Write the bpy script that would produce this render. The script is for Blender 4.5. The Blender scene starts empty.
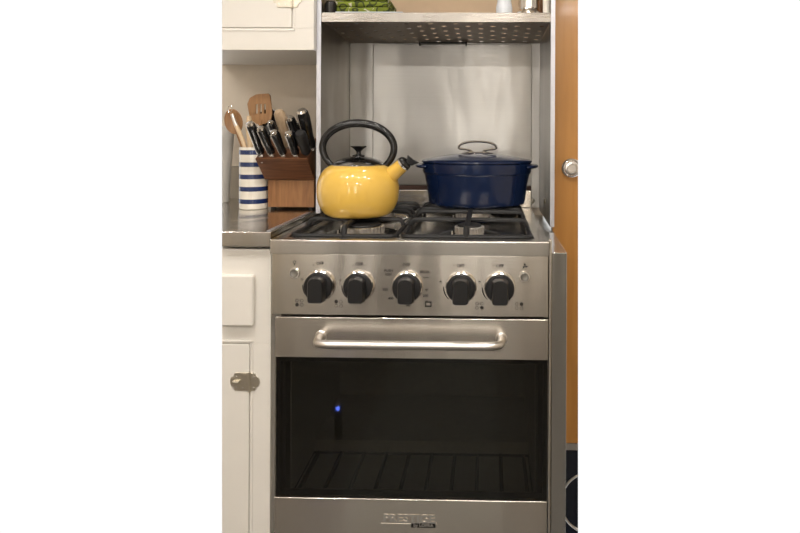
import bpy, bmesh, math, random
from mathutils import Vector, Matrix
random.seed(4)
SC = bpy.context.scene
COL = SC.collection
PI = math.pi

# ------------------------------------------------------------------ camera
F = 579.0; CX, CZ, CY = 0.0, 1.151, -1.27
TH = math.radians(1.1); ROLL = math.radians(.28); PPX, PPY = 477.5, 130.0
CAMR = Matrix.Rotation(TH, 3, 'Z') @ Matrix.Rotation(math.pi/2, 3, 'X') @ Matrix.Rotation(ROLL, 3, 'Z')
cam = bpy.data.cameras.new('camera'); co = bpy.data.objects.new('camera', cam); COL.objects.link(co)
co.location = (CX, CY, CZ); co.rotation_euler = CAMR.to_euler('XYZ')
cam.sensor_width = 36; cam.lens = F/800*36
cam.shift_x = (400-PPX)/800; cam.shift_y = (PPY-266.5)/800
cam.clip_start = 0.02
SC.camera = co
SC.view_settings.view_transform = 'Standard'; SC.view_settings.look = 'None'
SC.view_settings.gamma = 1; SC.view_settings.use_curve_mapping = False
SC.view_settings.exposure = 0.0
# ------------------------------------------------------------------ world
w = bpy.data.worlds.new('white_daylight'); SC.world = w; w.use_nodes = True
w.node_tree.nodes['Background'].inputs[0].default_value = (1, 1, 1, 1)
w.node_tree.nodes['Background'].inputs[1].default_value = 1.02

def P(px, py, Y):
    d = CAMR @ Vector(((px-PPX)/F, (PPY-py)/F, -1))
    t = (Y-CY)/d.y
    return Vector((CX+t*d.x, Y, CZ+t*d.z))
def X(px, Y, py=250): return P(px, py, Y).x
def Z(py, Y, px=420): return P(px, py, Y).z
XL = lambda Y: X(222, Y)
XR = lambda Y: X(578, Y)

def area(name, loc, size, power, color, rot=(0, 0, 0), sy=None):
    l = bpy.data.lights.new(name, 'AREA'); l.energy = power; l.color = color; l.size = size
    if sy: l.shape = 'RECTANGLE'; l.size_y = sy
    o = bpy.data.objects.new(name, l); COL.objects.link(o); o.location = loc; o.rotation_euler = rot
    return o
CEIL = 2.15
LAMPS = [(-1.15, -.55, 3.9), (-.80, -.75, 3.9), (-.45, -.60, 3.9), (-.10, -.75, 3.9), (.25, -.60, 3.9), (.60, -.75, 3.9),
         (-1.15, -2.3, 10), (-.5, -2.3, 10), (.1, -2.3, 10), (.66, -2.78, 7), (-.1, .12, 2)]
LAMPC = (1.0, .945, .88)

# ------------------------------------------------------------------ materials
def new_mat(name):
    m = bpy.data.materials.new(name); m.use_nodes = True
    return m, m.node_tree.nodes, m.node_tree.links, m.node_tree.nodes['Principled BSDF']
def mat(name, col, rough=.5, metal=0, noise=.06, scale=30, bump=0, coat=0, stretch=(1, 1, 1), spec=.5):
    m, N, L, B = new_mat(name)
    B.inputs['Roughness'].default_value = rough; B.inputs['Metallic'].default_value = metal
    B.inputs['Coat Weight'].default_value = coat; B.inputs['Coat Roughness'].default_value = .05
    B.inputs['Specular IOR Level'].default_value = spec
    tc = N.new('ShaderNodeTexCoord'); mp = N.new('ShaderNodeMapping'); mp.inputs['Scale'].default_value = stretch
    nz = N.new('ShaderNodeTexNoise'); nz.inputs['Scale'].default_value = scale; nz.inputs['Detail'].default_value = 4
    L.new(tc.outputs['Object'], mp.inputs[0]); L.new(mp.outputs[0], nz.inputs['Vector'])
    r = N.new('ShaderNodeMix'); r.data_type = 'RGBA'
    r.inputs[6].default_value = tuple(c*(1-noise) for c in col)+(1,); r.inputs[7].default_value = tuple(min(1, c*(1+noise)) for c in col)+(1,)
    L.new(nz.outputs[0], r.inputs[0]); L.new(r.outputs[2], B.inputs['Base Color'])
    if bump:
        b = N.new('ShaderNodeBump'); b.inputs['Strength'].default_value = bump; b.inputs['Distance'].default_value = .001
        L.new(nz.outputs[0], b.inputs['Height']); L.new(b.outputs[0], B.inputs['Normal'])
    return m
def steel(name, col=(.6, .56, .51), rough=.28, stretch=(2, 2, 300), aniso=.6, var=.08, rot=0.0, tan=(1, 0, 0), wave=(9, 9, 3), wd=.004, fine=.03, rv=.25):
    m, N, L, B = new_mat(name)
    B.inputs['Metallic'].default_value = 1; B.inputs['Anisotropic'].default_value = aniso
    B.inputs['Anisotropic Rotation'].default_value = rot
    tg = N.new('ShaderNodeCombineXYZ')
    for k in range(3): tg.inputs[k].default_value = tan[k]
    L.new(tg.outputs[0], B.inputs['Tangent'])
    tc = N.new('ShaderNodeTexCoord'); mp = N.new('ShaderNodeMapping'); mp.inputs['Scale'].default_value = stretch
    nz = N.new('ShaderNodeTexNoise'); nz.inputs['Scale'].default_value = 3; nz.inputs['Detail'].default_value = 5
    L.new(tc.outputs['Object'], mp.inputs[0]); L.new(mp.outputs[0], nz.inputs['Vector'])
    big = N.new('ShaderNodeTexNoise'); big.inputs['Scale'].default_value = 7; big.inputs['Detail'].default_value = 2
    L.new(tc.outputs['Object'], big.inputs['Vector'])
    mr = N.new('ShaderNodeMapRange'); mr.inputs[3].default_value = rough*(1-rv); mr.inputs[4].default_value = rough*(1+rv)
    ad = N.new('ShaderNodeMath'); ad.operation = 'MULTIPLY_ADD'; ad.inputs[1].default_value = .5
    mu = N.new('ShaderNodeMath'); mu.operation = 'MULTIPLY'; mu.inputs[1].default_value = .5
    L.new(big.outputs[0], mu.inputs[0]); L.new(nz.outputs[0], ad.inputs[0]); L.new(mu.outputs[0], ad.inputs[2])
    L.new(ad.outputs[0], mr.inputs[0]); L.new(mr.outputs[0], B.inputs['Roughness'])
    r = N.new('ShaderNodeMix'); r.data_type = 'RGBA'
    r.inputs[6].default_value = tuple(c*(1-var) for c in col)+(1,); r.inputs[7].default_value = tuple(c*(1+var) for c in col)+(1,)
    L.new(nz.outputs[0], r.inputs[0]); L.new(r.outputs[2], B.inputs['Base Color'])
    b = N.new('ShaderNodeBump'); b.inputs['Strength'].default_value = fine; b.inputs['Distance'].default_value = .0005
    mw = N.new('ShaderNodeMapping'); mw.inputs['Scale'].default_value = wave; wv = N.new('ShaderNodeTexNoise'); wv.inputs['Scale'].default_value = 1; wv.inputs['Detail'].default_value = 1.5
    L.new(tc.outputs['Object'], mw.inputs[0]); L.new(mw.outputs[0], wv.inputs['Vector'])
    b0 = N.new('ShaderNodeBump'); b0.inputs['Strength'].default_value = 1; b0.inputs['Distance'].default_value = wd
    L.new(wv.outputs[0], b0.inputs['Height']); L.new(b0.outputs[0], b.inputs['Normal'])
    L.new(nz.outputs[0], b.inputs['Height']); L.new(b.outputs[0], B.inputs['Normal'])
    return m
def wood(name, c1, c2, axis='Z', scale=8, rough=.4, coat=0, sc=14):
    m, N, L, B = new_mat(name)
    B.inputs['Roughness'].default_value = rough; B.inputs['Coat Weight'].default_value = coat; B.inputs['Coat Roughness'].default_value = .12
    tc = N.new('ShaderNodeTexCoord'); mp = N.new('ShaderNodeMapping')
    s = [sc, sc, sc]; s['XYZ'.index(axis)] = sc*.09; mp.inputs['Scale'].default_value = s
    nz = N.new('ShaderNodeTexNoise'); nz.inputs['Scale'].default_value = scale; nz.inputs['Detail'].default_value = 6; nz.inputs['Distortion'].default_value = .6
    L.new(tc.outputs['Object'], mp.inputs[0]); L.new(mp.outputs[0], nz.inputs['Vector'])
    cr = N.new('ShaderNodeValToRGB'); cr.color_ramp.elements[0].position = .35; cr.color_ramp.elements[1].position = .68
    cr.color_ramp.elements[0].color = c1+(1,); cr.color_ramp.elements[1].color = c2+(1,)
    L.new(nz.outputs[0], cr.inputs[0]); L.new(cr.outputs[0], B.inputs['Base Color'])
    return m
def emit(name, col, s):
    m, N, L, B = new_mat(name)
    B.inputs['Base Color'].default_value = col+(1,); B.inputs['Emission Color'].default_value = col+(1,); B.inputs['Emission Strength'].default_value = s
    return m

M = {}
M['wall'] = mat('wall_paint', (.70, .63, .54), .7)
M['cream'] = mat('cream_paint', (.62, .55, .45), .7)
M['ceil'] = mat('ceiling_paint', (.74, .68, .58), .8)
M['floor'] = wood('floor_boards', (.05, .042, .034), (.075, .063, .05), 'X', rough=.5)
M['white'] = mat('white_enamel_paint', (.77, .745, .70), .35, noise=.015)
M['steel'] = steel('brushed_steel', (.72, .68, .62), .22, (2, 2, 300), .7, .06, .25)
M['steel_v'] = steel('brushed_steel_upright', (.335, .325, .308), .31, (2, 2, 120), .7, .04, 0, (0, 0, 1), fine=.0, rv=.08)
M['steel_p'] = steel('brushed_steel_cool', (.52, .52, .50), .22, (2, 2, 300), .7, .06, .25)
M['steel_top'] = steel('steel_counter', (.56, .54, .51), .18, (2, 60, 60), 0)
M['steel_cook'] = steel('steel_cooktop', (.60, .58, .55), .24, (3, 120, 120), 0)
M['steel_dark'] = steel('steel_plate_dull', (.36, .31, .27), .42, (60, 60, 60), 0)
M['steel_edge'] = steel('steel_cut_edge', (.56, .57, .62), .45, (60, 60, 60), 0)
M['chrome'] = mat('chrome', (.82, .80, .78), .08, 1, noise=.01)
M['satin'] = mat('satin_aluminium', (.72, .69, .66), .3, 1, noise=.02)
M['nickel'] = mat('worn_nickel', (.72, .67, .57), .35, 1, noise=.12, scale=200)
M['black_gloss'] = mat('black_gloss_plastic', (.008, .008, .009), .18, noise=.02)
M['knob'] = mat('black_knob_plastic', (.012, .012, .013), .33, noise=.02)
M['iron'] = mat('cast_iron_enamel', (.012, .012, .013), .5, noise=.15, scale=200, bump=.15, spec=.35)
M['black'] = mat('black_matt', (.01, .01, .01), .6)
M['dark'] = mat('dark_oven_enamel', (.26, .25, .22), .45, noise=.2, scale=60)
M['print'] = mat('black_printing', (.02, .018, .016), .5)
M['yellow'] = mat('yellow_enamel', (.74, .47, .085), .35, noise=.02, coat=1, spec=.3)
M['blue'] = mat('cobalt_enamel', (.0045, .013, .048), .2, noise=.12, scale=12, coat=.25)
M['navy'] = mat('navy_glaze', (.012, .03, .12), .2, coat=.4)
M['cream_glaze'] = mat('cream_glaze', (.80, .76, .68), .2, coat=.4, noise=.02)
M['white_plastic'] = mat('white_plastic', (.72, .70, .66), .4)
M['block'] = wood('walnut_block', (.10, .036, .014), (.19, .075, .03), 'X', rough=.45)
M['block_light'] = wood('oak_block', (.20, .085, .028), (.31, .145, .052), 'Z', rough=.45)
M['spoon'] = wood('spoon_wood', (.27, .135, .055), (.37, .20, .085), 'Z', rough=.55)
M['spoon_pale'] = wood('pale_spoon_wood', (.62, .46, .28), (.72, .55, .36), 'Z', rough=.55)
M['handle_tan'] = wood('tan_handle_wood', (.34, .24, .15), (.48, .36, .24), 'Z', rough=.5)
M['door_wood'] = wood('varnished_wood', (.42, .185, .035), (.48, .225, .05), 'Z', scale=5, rough=.42, coat=.55, sc=9)
M['grey_gap'] = mat('brown_gap', (.05, .02, .012), .7)
M['glaze_glass'] = None
# dark oven glass
m, N, L, B = new_mat('tinted_oven_glass'); N.remove(B)
out = N['Material Output']
tr = N.new('ShaderNodeBsdfTransparent'); tr.inputs[0].default_value = (.55, .54, .50, 1)
gl = N.new('ShaderNodeBsdfGlossy'); gl.inputs['Roughness'].default_value = .03; gl.inputs[0].default_value = (.9, .9, .9, 1)
fr = N.new('ShaderNodeFresnel'); fr.inputs[0].default_value = 1.5
mx = N.new('ShaderNodeMixShader'); L.new(fr.outputs[0], mx.inputs[0]); L.new(tr.outputs[0], mx.inputs[1]); L.new(gl.outputs[0], mx.inputs[2]); L.new(mx.outputs[0], out.inputs[0])
M['glass_dark'] = m
m, N, L, B = new_mat('clear_glass')
B.inputs['Transmission Weight'].default_value = 1; B.inputs['Roughness'].default_value = .02; B.inputs['Base Color'].default_value = (.95, .97, .98, 1)
M['glass'] = m
m, N, L, B = new_mat('patterned_green_cloth'); B.inputs['Roughness'].default_value = .9
tc = N.new('ShaderNodeTexCoord'); vo = N.new('ShaderNodeTexVoronoi'); vo.inputs['Scale'].default_value = 45; cr = N.new('ShaderNodeValToRGB')
cr.color_ramp.interpolation = 'CONSTANT'
for i, (p, c) in enumerate([(0, (.13, .16, .012)), (.36, (.03, .04, .008)), (.50, (.17, .21, .02)), (.74, (.5, .48, .38))]):
    e = cr.color_ramp.elements[i] if i < 2 else cr.color_ramp.elements.new(p)
    e.position = p; e.color = c+(1,)
L.new(tc.outputs['Object'], vo.inputs['Vector']); L.new(vo.outputs['Distance'], cr.inputs[0]); L.new(cr.outputs[0], B.inputs['Base Color'])
vo.inputs['Scale'].default_value = 38
M['cloth'] = m

# ------------------------------------------------------------------ geometry helpers
def obj(name, bm, m, parent=None, smooth=True, ang=35):
    me = bpy.data.meshes.new(name)
    bmesh.ops.recalc_face_normals(bm, faces=bm.faces[:]); bm.to_mesh(me); bm.free()
    me.materials.append(m)
    o = bpy.data.objects.new(name, me); COL.objects.link(o)
    if smooth:
        for p in me.polygons: p.use_smooth = True
        me.set_sharp_from_angle(angle=math.radians(ang))
        wn = o.modifiers.new('wn', 'WEIGHTED_NORMAL'); wn.keep_sharp = True; wn.weight = 80
    if parent:
        o.parent = parent
        # geometry is written in world space; keep it there
        o.matrix_parent_inverse = Matrix.Translation(-world_loc(parent))
    return o
def world_loc(o):
    return o.location.copy() if o.parent is None else Vector((0, 0, 0))
def thing(name, label, cat, loc=(0, 0, 0), group=None):
    o = bpy.data.objects.new(name, None); COL.objects.link(o); o.location = loc; o.empty_display_size = .05
    return tag(o, label, cat, group)
def tag(o, label, cat=None, group=None):
    o['label'] = label
    if cat: o['category'] = cat
    if group: o['group'] = group
    return o
def struct(name, bm, m, **k):
    o = obj(name, bm, m, **k); o['kind'] = 'structure'; return o
def NB(): return bmesh.new()
def add(bm, verts, faces, M4=None):
    vs = [bm.verts.new(M4 @ Vector(v) if M4 else Vector(v)) for v in verts]
    for f in faces:
        try: bm.faces.new([vs[i] for i in f])
        except ValueError: pass
    return vs
def box(bm, a, b, bev=0, seg=2, M4=None):
    t = bmesh.new()
    x0, y0, z0 = a; x1, y1, z1 = b
    vs = [t.verts.new(v) for v in [(x0, y0, z0), (x1, y0, z0), (x1, y1, z0), (x0, y1, z0), (x0, y0, z1), (x1, y0, z1), (x1, y1, z1), (x0, y1, z1)]]
    for f in [(0, 3, 2, 1), (4, 5, 6, 7), (0, 1, 5, 4), (1, 2, 6, 5), (2, 3, 7, 6), (3, 0, 4, 7)]: t.faces.new([vs[i] for i in f])
    if bev: bmesh.ops.bevel(t, geom=t.edges[:], offset=bev, segments=seg, affect='EDGES', profile=.5)
    merge(bm, t, M4); return bm
def merge(bm, t, M4=None):
    if M4: t.transform(M4)
    me = bpy.data.meshes.new('t'); t.to_mesh(me); t.free(); bm.from_mesh(me); bpy.data.meshes.remove(me)
def lathe(bm, prof, seg=40, M4=None, sx=1, sy=1, a0=0, a1=2*PI):
    t = bmesh.new(); rings = []
    full = abs(a1-a0-2*PI) < 1e-6; n = seg if full else seg+1
    for r, z in prof:
        if r < 1e-6: rings.append([t.verts.new((0, 0, z))])
        else: rings.append([t.verts.new((r*sx*math.cos(a0+(a1-a0)*i/seg), r*sy*math.sin(a0+(a1-a0)*i/seg), z)) for i in range(n)])
    for A, B_ in zip(rings, rings[1:]):
        for i in range(seg):
            j = (i+1) % n
            if len(A) == 1 and len(B_) == 1: continue
            if len(A) == 1: t.faces.new((A[0], B_[i], B_[j]))
            elif len(B_) == 1: t.faces.new((A[i], A[j], B_[0]))
            else: t.faces.new((A[i], A[j], B_[j], B_[i]))
    merge(bm, t, M4); return bm
def tube(bm, pts, r, seg=12, closed=False, M4=None, flat=None, cap=True):
    """tube along points; r float or list; flat=(a,b) scales the two section axes"""
    t = bmesh.new(); pts = [Vector(p) for p in pts]; n = len(pts); R_ = r if isinstance(r, (list, tuple)) else [r]*n
    rings = []; up = None
    for i, p in enumerate(pts):
        if closed: d = (pts[(i+1) % n]-pts[i-1])
        else: d = pts[min(i+1, n-1)]-pts[max(i-1, 0)]
        d.normalize()
        if up is None:
            up = Vector((0, 0, 1)) if abs(d.z) < .9 else Vector((0, 1, 0))
        u = (up - d*up.dot(d)); u.normalize(); v = d.cross(u); up = u
        fa, fb = flat if flat else (1, 1)
        rings.append([t.verts.new(p+u*R_[i]*fa*math.cos(2*PI*k/seg)+v*R_[i]*fb*math.sin(2*PI*k/seg)) for k in range(seg)])
    m_ = n if closed else n-1
    for i in range(m_):
        A, B_ = rings[i], rings[(i+1) % n]
        for k in range(seg): t.faces.new((A[k], A[(k+1) % seg], B_[(k+1) % seg], B_[k]))
    if not closed and cap:
        t.faces.new(rings[0][::-1]); t.faces.new(rings[-1])
    merge(bm, t, M4); return bm
def prism(bm, poly, axis, lo, hi, bev=0, M4=None, seg=2):
    """extrude a 2d polygon; axis 'x': poly=(y,z); 'y': poly=(x,z); 'z': poly=(x,y)"""
    t = bmesh.new()
    def mk(p, h): return {'x': (h, p[0], p[1]), 'y': (p[0], h, p[1]), 'z': (p[0], p[1], h)}[axis]
    A = [t.verts.new(mk(p, lo)) for p in poly]; B_ = [t.verts.new(mk(p, hi)) for p in poly]
    t.faces.new(A); t.faces.new(B_[::-1])
    n = len(poly)
    for i in range(n): t.faces.new((A[i], A[(i+1) % n], B_[(i+1) % n], B_[i]))
    if bev: bmesh.ops.bevel(t, geom=t.edges[:], offset=bev, segments=seg, affect='EDGES', profile=.5)
    merge(bm, t, M4); return bm
def bez(p0, p1, p2, p3, n=12):
    o = []
    for i in range(n+1):
        t = i/n; o.append(tuple((1-t)**3*a+3*t*(1-t)**2*b+3*t*t*(1-t)*c+t**3*d for a, b, c, d in zip(p0, p1, p2, p3)))
    return o
def rrect(x0, x1, z0, z1, r, n=6):
    pts = []
    for cx, cz, a in ((x1-r, z1-r, 0), (x0+r, z1-r, 90), (x0+r, z0+r, 180), (x1-r, z0+r, 270)):
        for i in range(n+1):
            t = math.radians(a+90*i/n); pts.append((cx+r*math.cos(t), cz+r*math.sin(t)))
    return pts
def frame_panel(bm, x0, x1, z0, z1, Y, th, hx0, hx1, hz0, hz1, bev=.001):
    """flat frame with a rectangular opening"""
    for a, b in (((x0, z0), (x1, hz0)), ((x0, hz1), (x1, z1)), ((x0, hz0), (hx0, hz1)), ((hx1, hz0), (x1, hz1))):
        if b[0]-a[0] > 1e-4 and b[1]-a[1] > 1e-4: box(bm, (a[0], Y, a[1]), (b[0], Y+th, b[1]))
def cut(bm, side):
    """end a piece where the modelled stretch of kitchen ends"""
    px = 222 if side == 'L' else 578
    a = P(px, 0, .3); n = (a-Vector((CX, CY, CZ))).cross(P(px, 533, .3)-Vector((CX, CY, CZ))).normalized()
    if (n.x > 0) == (side == 'L'): n = -n
    r = bmesh.ops.bisect_plane(bm, geom=bm.verts[:]+bm.edges[:]+bm.faces[:], plane_co=a, plane_no=n, clear_outer=True, dist=1e-6)
    es = [e for e in r['geom_cut'] if isinstance(e, bmesh.types.BMEdge)]
    if es: bmesh.ops.holes_fill(bm, edges=es, sides=0)
    return bm
def text_bm(s, size, loc, depth=.0006, M4=None, align='CENTER', xs=1):
    c = bpy.data.curves.new('txt', 'FONT'); c.body = s; c.size = size; c.extrude = depth; c.align_x = align; c.align_y = 'CENTER'; c.resolution_u = 3; c.offset = size*.03
    o = bpy.data.objects.new('txt', c); COL.objects.link(o)
    bpy.context.view_layer.update()
    me = bpy.data.meshes.new_from_object(o.evaluated_get(bpy.context.evaluated_depsgraph_get()))
    t = bmesh.new(); t.from_mesh(me); bpy.data.objects.remove(o); bpy.data.curves.remove(c); bpy.data.meshes.remove(me)
    t.transform(Matrix.Translation(loc) @ Matrix.Rotation(PI/2, 4, 'X') @ Matrix.Scale(xs, 4, (1, 0, 0)))
    return t

# ================================================================== STRUCTURE
YB = .62                    # wall plane behind the range
XSL, XSR = X(0, .75)-.08, X(800, .75)+.08
ZTOP = CEIL
XA0, XA1 = X(320, .286), X(550, .286)      # inner faces of the alcove's side panels
bm = NB(); poly = [(XL(YB)-.3, YB), (XA1+.012, YB), (XA1+.012, YB+.06), (XL(YB)-.3, YB+.06)]
prism(bm, poly, 'z', 0, CEIL); cut(bm, 'L'); struct('wall_back', bm, M['wall'], smooth=False)
bm = NB(); box(bm, (XSL-.05, -3.05, -.05), (XSR+.05, .28, 0)); struct('floor', bm, M['floor'], smooth=False)
bm = NB(); box(bm, (XSL-.05, -3.05, CEIL), (XSR+.05, .70, CEIL+.05)); struct('ceiling', bm, M['ceil'], smooth=False)
bm = NB(); box(bm, (XSL-.05, -3.0, 0), (XSL, .70, CEIL)); struct('wall_left', bm, M['cream'], smooth=False)
bm = NB(); box(bm, (XSR, -3.0, 0), (XSR+.05, .70, CEIL)); struct('wall_right', bm, M['cream'], smooth=False)
bm = NB(); box(bm, (XSL-.05, -3.05, 0), (XSR+.05, -3.0, CEIL)); struct('wall_rear', bm, M['cream'], smooth=False)
# rear of the room: unseen light and dark blocks added for steel to reflect
rearX = lambda px: (px-489)/F*4.2
RW, RD, RM = M['white'], mat('dark_cupboard', (.06, .045, .035), .4), mat('dull_white', (.62, .58, .52), .5)
for k, (p0, p1, m_, z1) in enumerate([(215, 292, RM, .9), (293, 350, RW, 1.9), (351, 436, RD, 1.95), (437, 478, RW, 1.95), (479, 500, RD, 1.95), (501, 560, RM, .9), (561, 640, RD, .9)]):
    bm = NB(); box(bm, (rearX(p0), -2.999, 0), (rearX(p1), -2.93, z1), .004); struct('trim_%d' % (k+1), bm, m_)
for k, (x0, x1) in enumerate([(-1.10, -.92), (-.20, .06)]):
    z0, z1 = .75, 1.78
    bm = NB(); box(bm, (x0, -2.925, z0), (x1, -2.922, z1)); wn_ = struct('window_%d' % (k+1), bm, emit('lit_window_%d' % k, (1.0, .96, .90), 6))  # unseen glowing pane, added for soft light and bright streaks in the steel
    bm = NB(); frame_panel(bm, x0-.05, x1+.05, z0-.05, z1+.05, -2.929, .03, x0, x1, z0, z1); obj('window_frame', bm, M['white'], wn_)
bm = NB(); box(bm, (-.46, -1.75, .0002), (.04, -.35, .006), .002); struct('trim_8', bm, mat('floor_inlay', (.12, .117, .108), .6))  # pale patch added on the floor to show in the oven glass
bm = NB(); lp = P(338, 408, .9); box(bm, (lp.x-.012, -.93, .0003), (lp.x+.012, -.9015, lp.z+.012), .003)
led = obj('power_adapter', bm, mat('dull_brown_plastic', (.16, .14, .12), .6)); tag(led, 'small black floor unit whose blue light is mirrored in the oven glass', 'power adapter')
bm = NB(); box(bm, (lp.x-.007, -.9012, lp.z-.007), (lp.x+.007, -.899, lp.z+.007), .001); obj('indicator_light', bm, emit('blue_led', (.12, .2, 1.0), 22), led)['label'] = 'blue indicator light'

# wooden door at right, with lock
YD = .34
bm = NB(); zb = Z(443, YD, 570)
poly = [(XA1+.0125, YD), (XR(YD)+.1, YD), (XR(YD)+.1, YD+.035), (XA1+.0125, YD+.035)]
prism(bm, poly, 'z', zb, ZTOP-.01); cut(bm, 'R'); door = struct('door_1', bm, M['door_wood'], smooth=False)
lk = P(571, 168, YD)
R90 = Matrix.Rotation(PI/2, 4, 'X')   # lathe z axis -> -y (towards camera)
T = Matrix.Translation
bm = NB(); lathe(bm, [(0, 0), (.0265, 0), (.0275, .003), (.0255, .007), (.022, .009), (.0205, .0075), (.0, .0075)], 40, T(lk) @ R90); cut(bm, 'R')
o = obj('lock_rosette', bm, M['chrome'], door)
bm = NB(); lathe(bm, [(0, .0074), (.0195, .0074), (.0195, .016), (.018, .019), (.013, .0205), (.0115, .018), (.0, .018)], 36, T(lk) @ R90)
for k in range(20):
    a = k*PI/10; box(bm, (-.0012, -.0012, 0), (.0012, .0012, .009), 0, 1, T(lk) @ R90 @ T((.0196*math.cos(a), .0196*math.sin(a), .0074)) )
cut(bm, 'R'); o2 = obj('lock_cylinder', bm, M['satin'], o)
# dark recess unit under the door
YW = .352
bm = NB(); x0 = XA1+.0125
zt = zb-.004
poly = [(x0, YW), (XR(YW)+.1, YW), (XR(YW)+.1, YW+.16), (x0, YW+.16)]
prism(bm, poly, 'z', .0, zt); cut(bm, 'R')
app = obj('built_in_appliance', bm, mat('blue_black_gloss', (.008, .011, .02), .12), smooth=False)
tag(app, 'glossy black built-in appliance with a pale ring, under the varnished wood door', 'appliance')
ctr = P(591.5, 502, YW)
rr = 30.4*(YW-CY)/F
bm = NB(); pts = [(ctr.x+rr*math.cos(a), YW-.003, ctr.z+rr*math.sin(a)) for a in [PI*.45+PI*1.1*i/40 for i in range(41)]]
tube(bm, pts, .0032, 10); cut(bm, 'R')
obj('ring', bm, M['satin'], app)['label'] = 'pale metal ring'
bm = NB(); prism(bm, [(x0, YW-.008), (XR(YW)+.1, YW-.008), (XR(YW)+.1, YW-.0002), (x0, YW-.0002)], 'z', zt-.018, zt); cut(bm, 'R')
obj('top_trim', bm, M['satin'], app, smooth=False)['label'] = 'pale metal top strip'

# ================================================================== ALCOVE STEEL
ZSH = Z(22, .286); ZLT = Z(12.5, .286)      # shelf lip bottom and top
def screw(p, parent, nrm='y', r=.0082):
    bm = NB(); Mx = T(p) @ (R90 if nrm == 'y' else Matrix.Rotation(-PI/2, 4, 'Y') if nrm == '-x' else Matrix.Rotation(PI/2, 4, 'Y'))
    lathe(bm, [(r, 0), (r, .001), (r*.8, .003), (r*.35, .0042), (0, .0045)], 16, Mx)
    o = obj('bolt', bm, M['nickel'], parent); return o
ZCT = Z(231.7, 0, 271)        # countertop height
pl = thing('steel_side_panel', 'stainless steel upright side panel between the white cabinet and the cooking alcove', 'panel', (XA0, .45, ZCT))
bm = NB(); box(bm, (X(316, .286), .2875, ZCT), (XA0, YB-.001, 1.95)); obj('sheet', bm, M['steel_v'], pl, smooth=False)
bm = NB(); box(bm, (X(316, .286)-.0005, .2845, ZCT), (XA0+.0005, .2875, 1.95)); obj('edge_strip', bm, M['steel_edge'], pl)['label'] = 'pale metal edge strip'
pr = thing('steel_side_panel', 'stainless steel upright side panel with a bolt, beside the wooden door', 'panel', (XA1, .45, .89))
XP1 = XA1+.0105
bm = NB(); box(bm, (XA1, .2875, .892), (XP1, YB-.001, 1.95)); obj('sheet', bm, M['steel_v'], pr, smooth=False)
bm = NB(); box(bm, (XA1-.0005, .2845, .892), (XP1+.0005, .2875, 1.95)); obj('edge_strip', bm, M['steel_edge'], pr)['label'] = 'pale metal edge strip'
screw(Vector((XA1, .42, P(545.5, 201, .42).z)), pr, '-x')
bs = thing('steel_back_lining', 'plain stainless steel lining sheet against the wall behind the range', 'panel', (0, YB-.004, .93))
bm = NB(); box(bm, (XA0+.001, YB-.008, .90), (XA1-.001, YB-.001, ZSH+.0)); obj('sheet', bm, M['steel_v'], bs)
screw(P(532, 201, YB-.008), bs)
sp = NB(); XS0, XS1 = X(372, .60), X(531, .60)
ZS0 = Z(185, .60)
box(sp, (XS0, .598, ZS0), (XS1, YB-.0085, ZSH-.012), .003, 2)
o = obj('steel_backsplash', sp, M['steel_v']); tag(o, 'raised brushed steel backsplash sheet with streaky highlights behind kettle and blue pot', 'backsplash')
BSP = o
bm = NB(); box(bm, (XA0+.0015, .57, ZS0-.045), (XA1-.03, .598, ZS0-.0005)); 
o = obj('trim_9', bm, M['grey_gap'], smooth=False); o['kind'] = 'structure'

# perforated shelf
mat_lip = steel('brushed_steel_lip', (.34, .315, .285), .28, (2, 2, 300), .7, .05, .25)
sh = thing('steel_shelf', 'stainless steel shelf with perforated underside above the range', 'shelf', (0, .45, ZSH))
bm = NB()
prism(bm, [(.286, ZSH), (.2885, ZSH), (.2885, ZLT-.002), (.30, ZLT-.002), (.30, ZLT), (.286, ZLT)], 'x', XA0+.001, XA1-.001, .0006, seg=1)
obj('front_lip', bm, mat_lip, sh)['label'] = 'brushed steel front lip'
bm = NB(); zp = ZSH+.001; th = .0012; W = XA1-XA0-.004; ncx = 18; cw = W/ncx; yy0, yy1 = .289, YB-.01; rows = 5; ch = (yy1-yy0)/rows
def holecell(bm, x0, x1, y0, y1, r, hole=True):
    cx, cy = (x0+x1)/2, (y0+y1)/2
    if not hole:
        box(bm, (x0, y0, zp), (x1, y1, zp+th)); return
    n = 16; out_, inn = [], []
    for i in range(n):
        a = 2*PI*i/n+PI/n*0; c, s = math.cos(a), math.sin(a); hx, hy = (x1-x0)/2, (y1-y0)/2
        k = min(hx/abs(c) if abs(c) > 1e-6 else 1e9, hy/abs(s) if abs(s) > 1e-6 else 1e9)
        out_.append((cx+c*k, cy+s*k)); inn.append((cx+c*r, cy+s*r))
    for z, fl in ((zp, 0), (zp+th, 1)):
        A = [bm.verts.new((p[0], p[1], z)) for p in out_]; B_ = [bm.verts.new((p[0], p[1], z)) for p in inn]
        for i in range(n):
            j = (i+1) % n; bm.faces.new((A[i], A[j], B_[j], B_[i]))
        # rectangle corners
        for sx_, sy_ in ((x0, y0), (x1, y0), (x1, y1), (x0, y1)):
            near = sorted(range(n), key=lambda q: (out_[q][0]-sx_)**2+(out_[q][1]-sy_)**2)
            on = [q for q in near if abs(out_[q][0]-sx_) < 1e-7][:1]; om = [q for q in near if abs(out_[q][1]-sy_) < 1e-7][:1]
            if on and om and on != om:
                seq = [on[0], om[0]]
                if (seq[0]+1) % n == seq[1] or (seq[1]+1) % n == seq[0]:
                    bm.faces.new((A[seq[0]], bm.verts.new((sx_, sy_, z)), A[seq[1]]))
        if fl:
            for i in range(n):
                j = (i+1) % n
                lo = [v for v in (B0[i], B0[j])]; bm.faces.new((lo[0], lo[1], B_[j], B_[i]))
        B0 = B_
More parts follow.
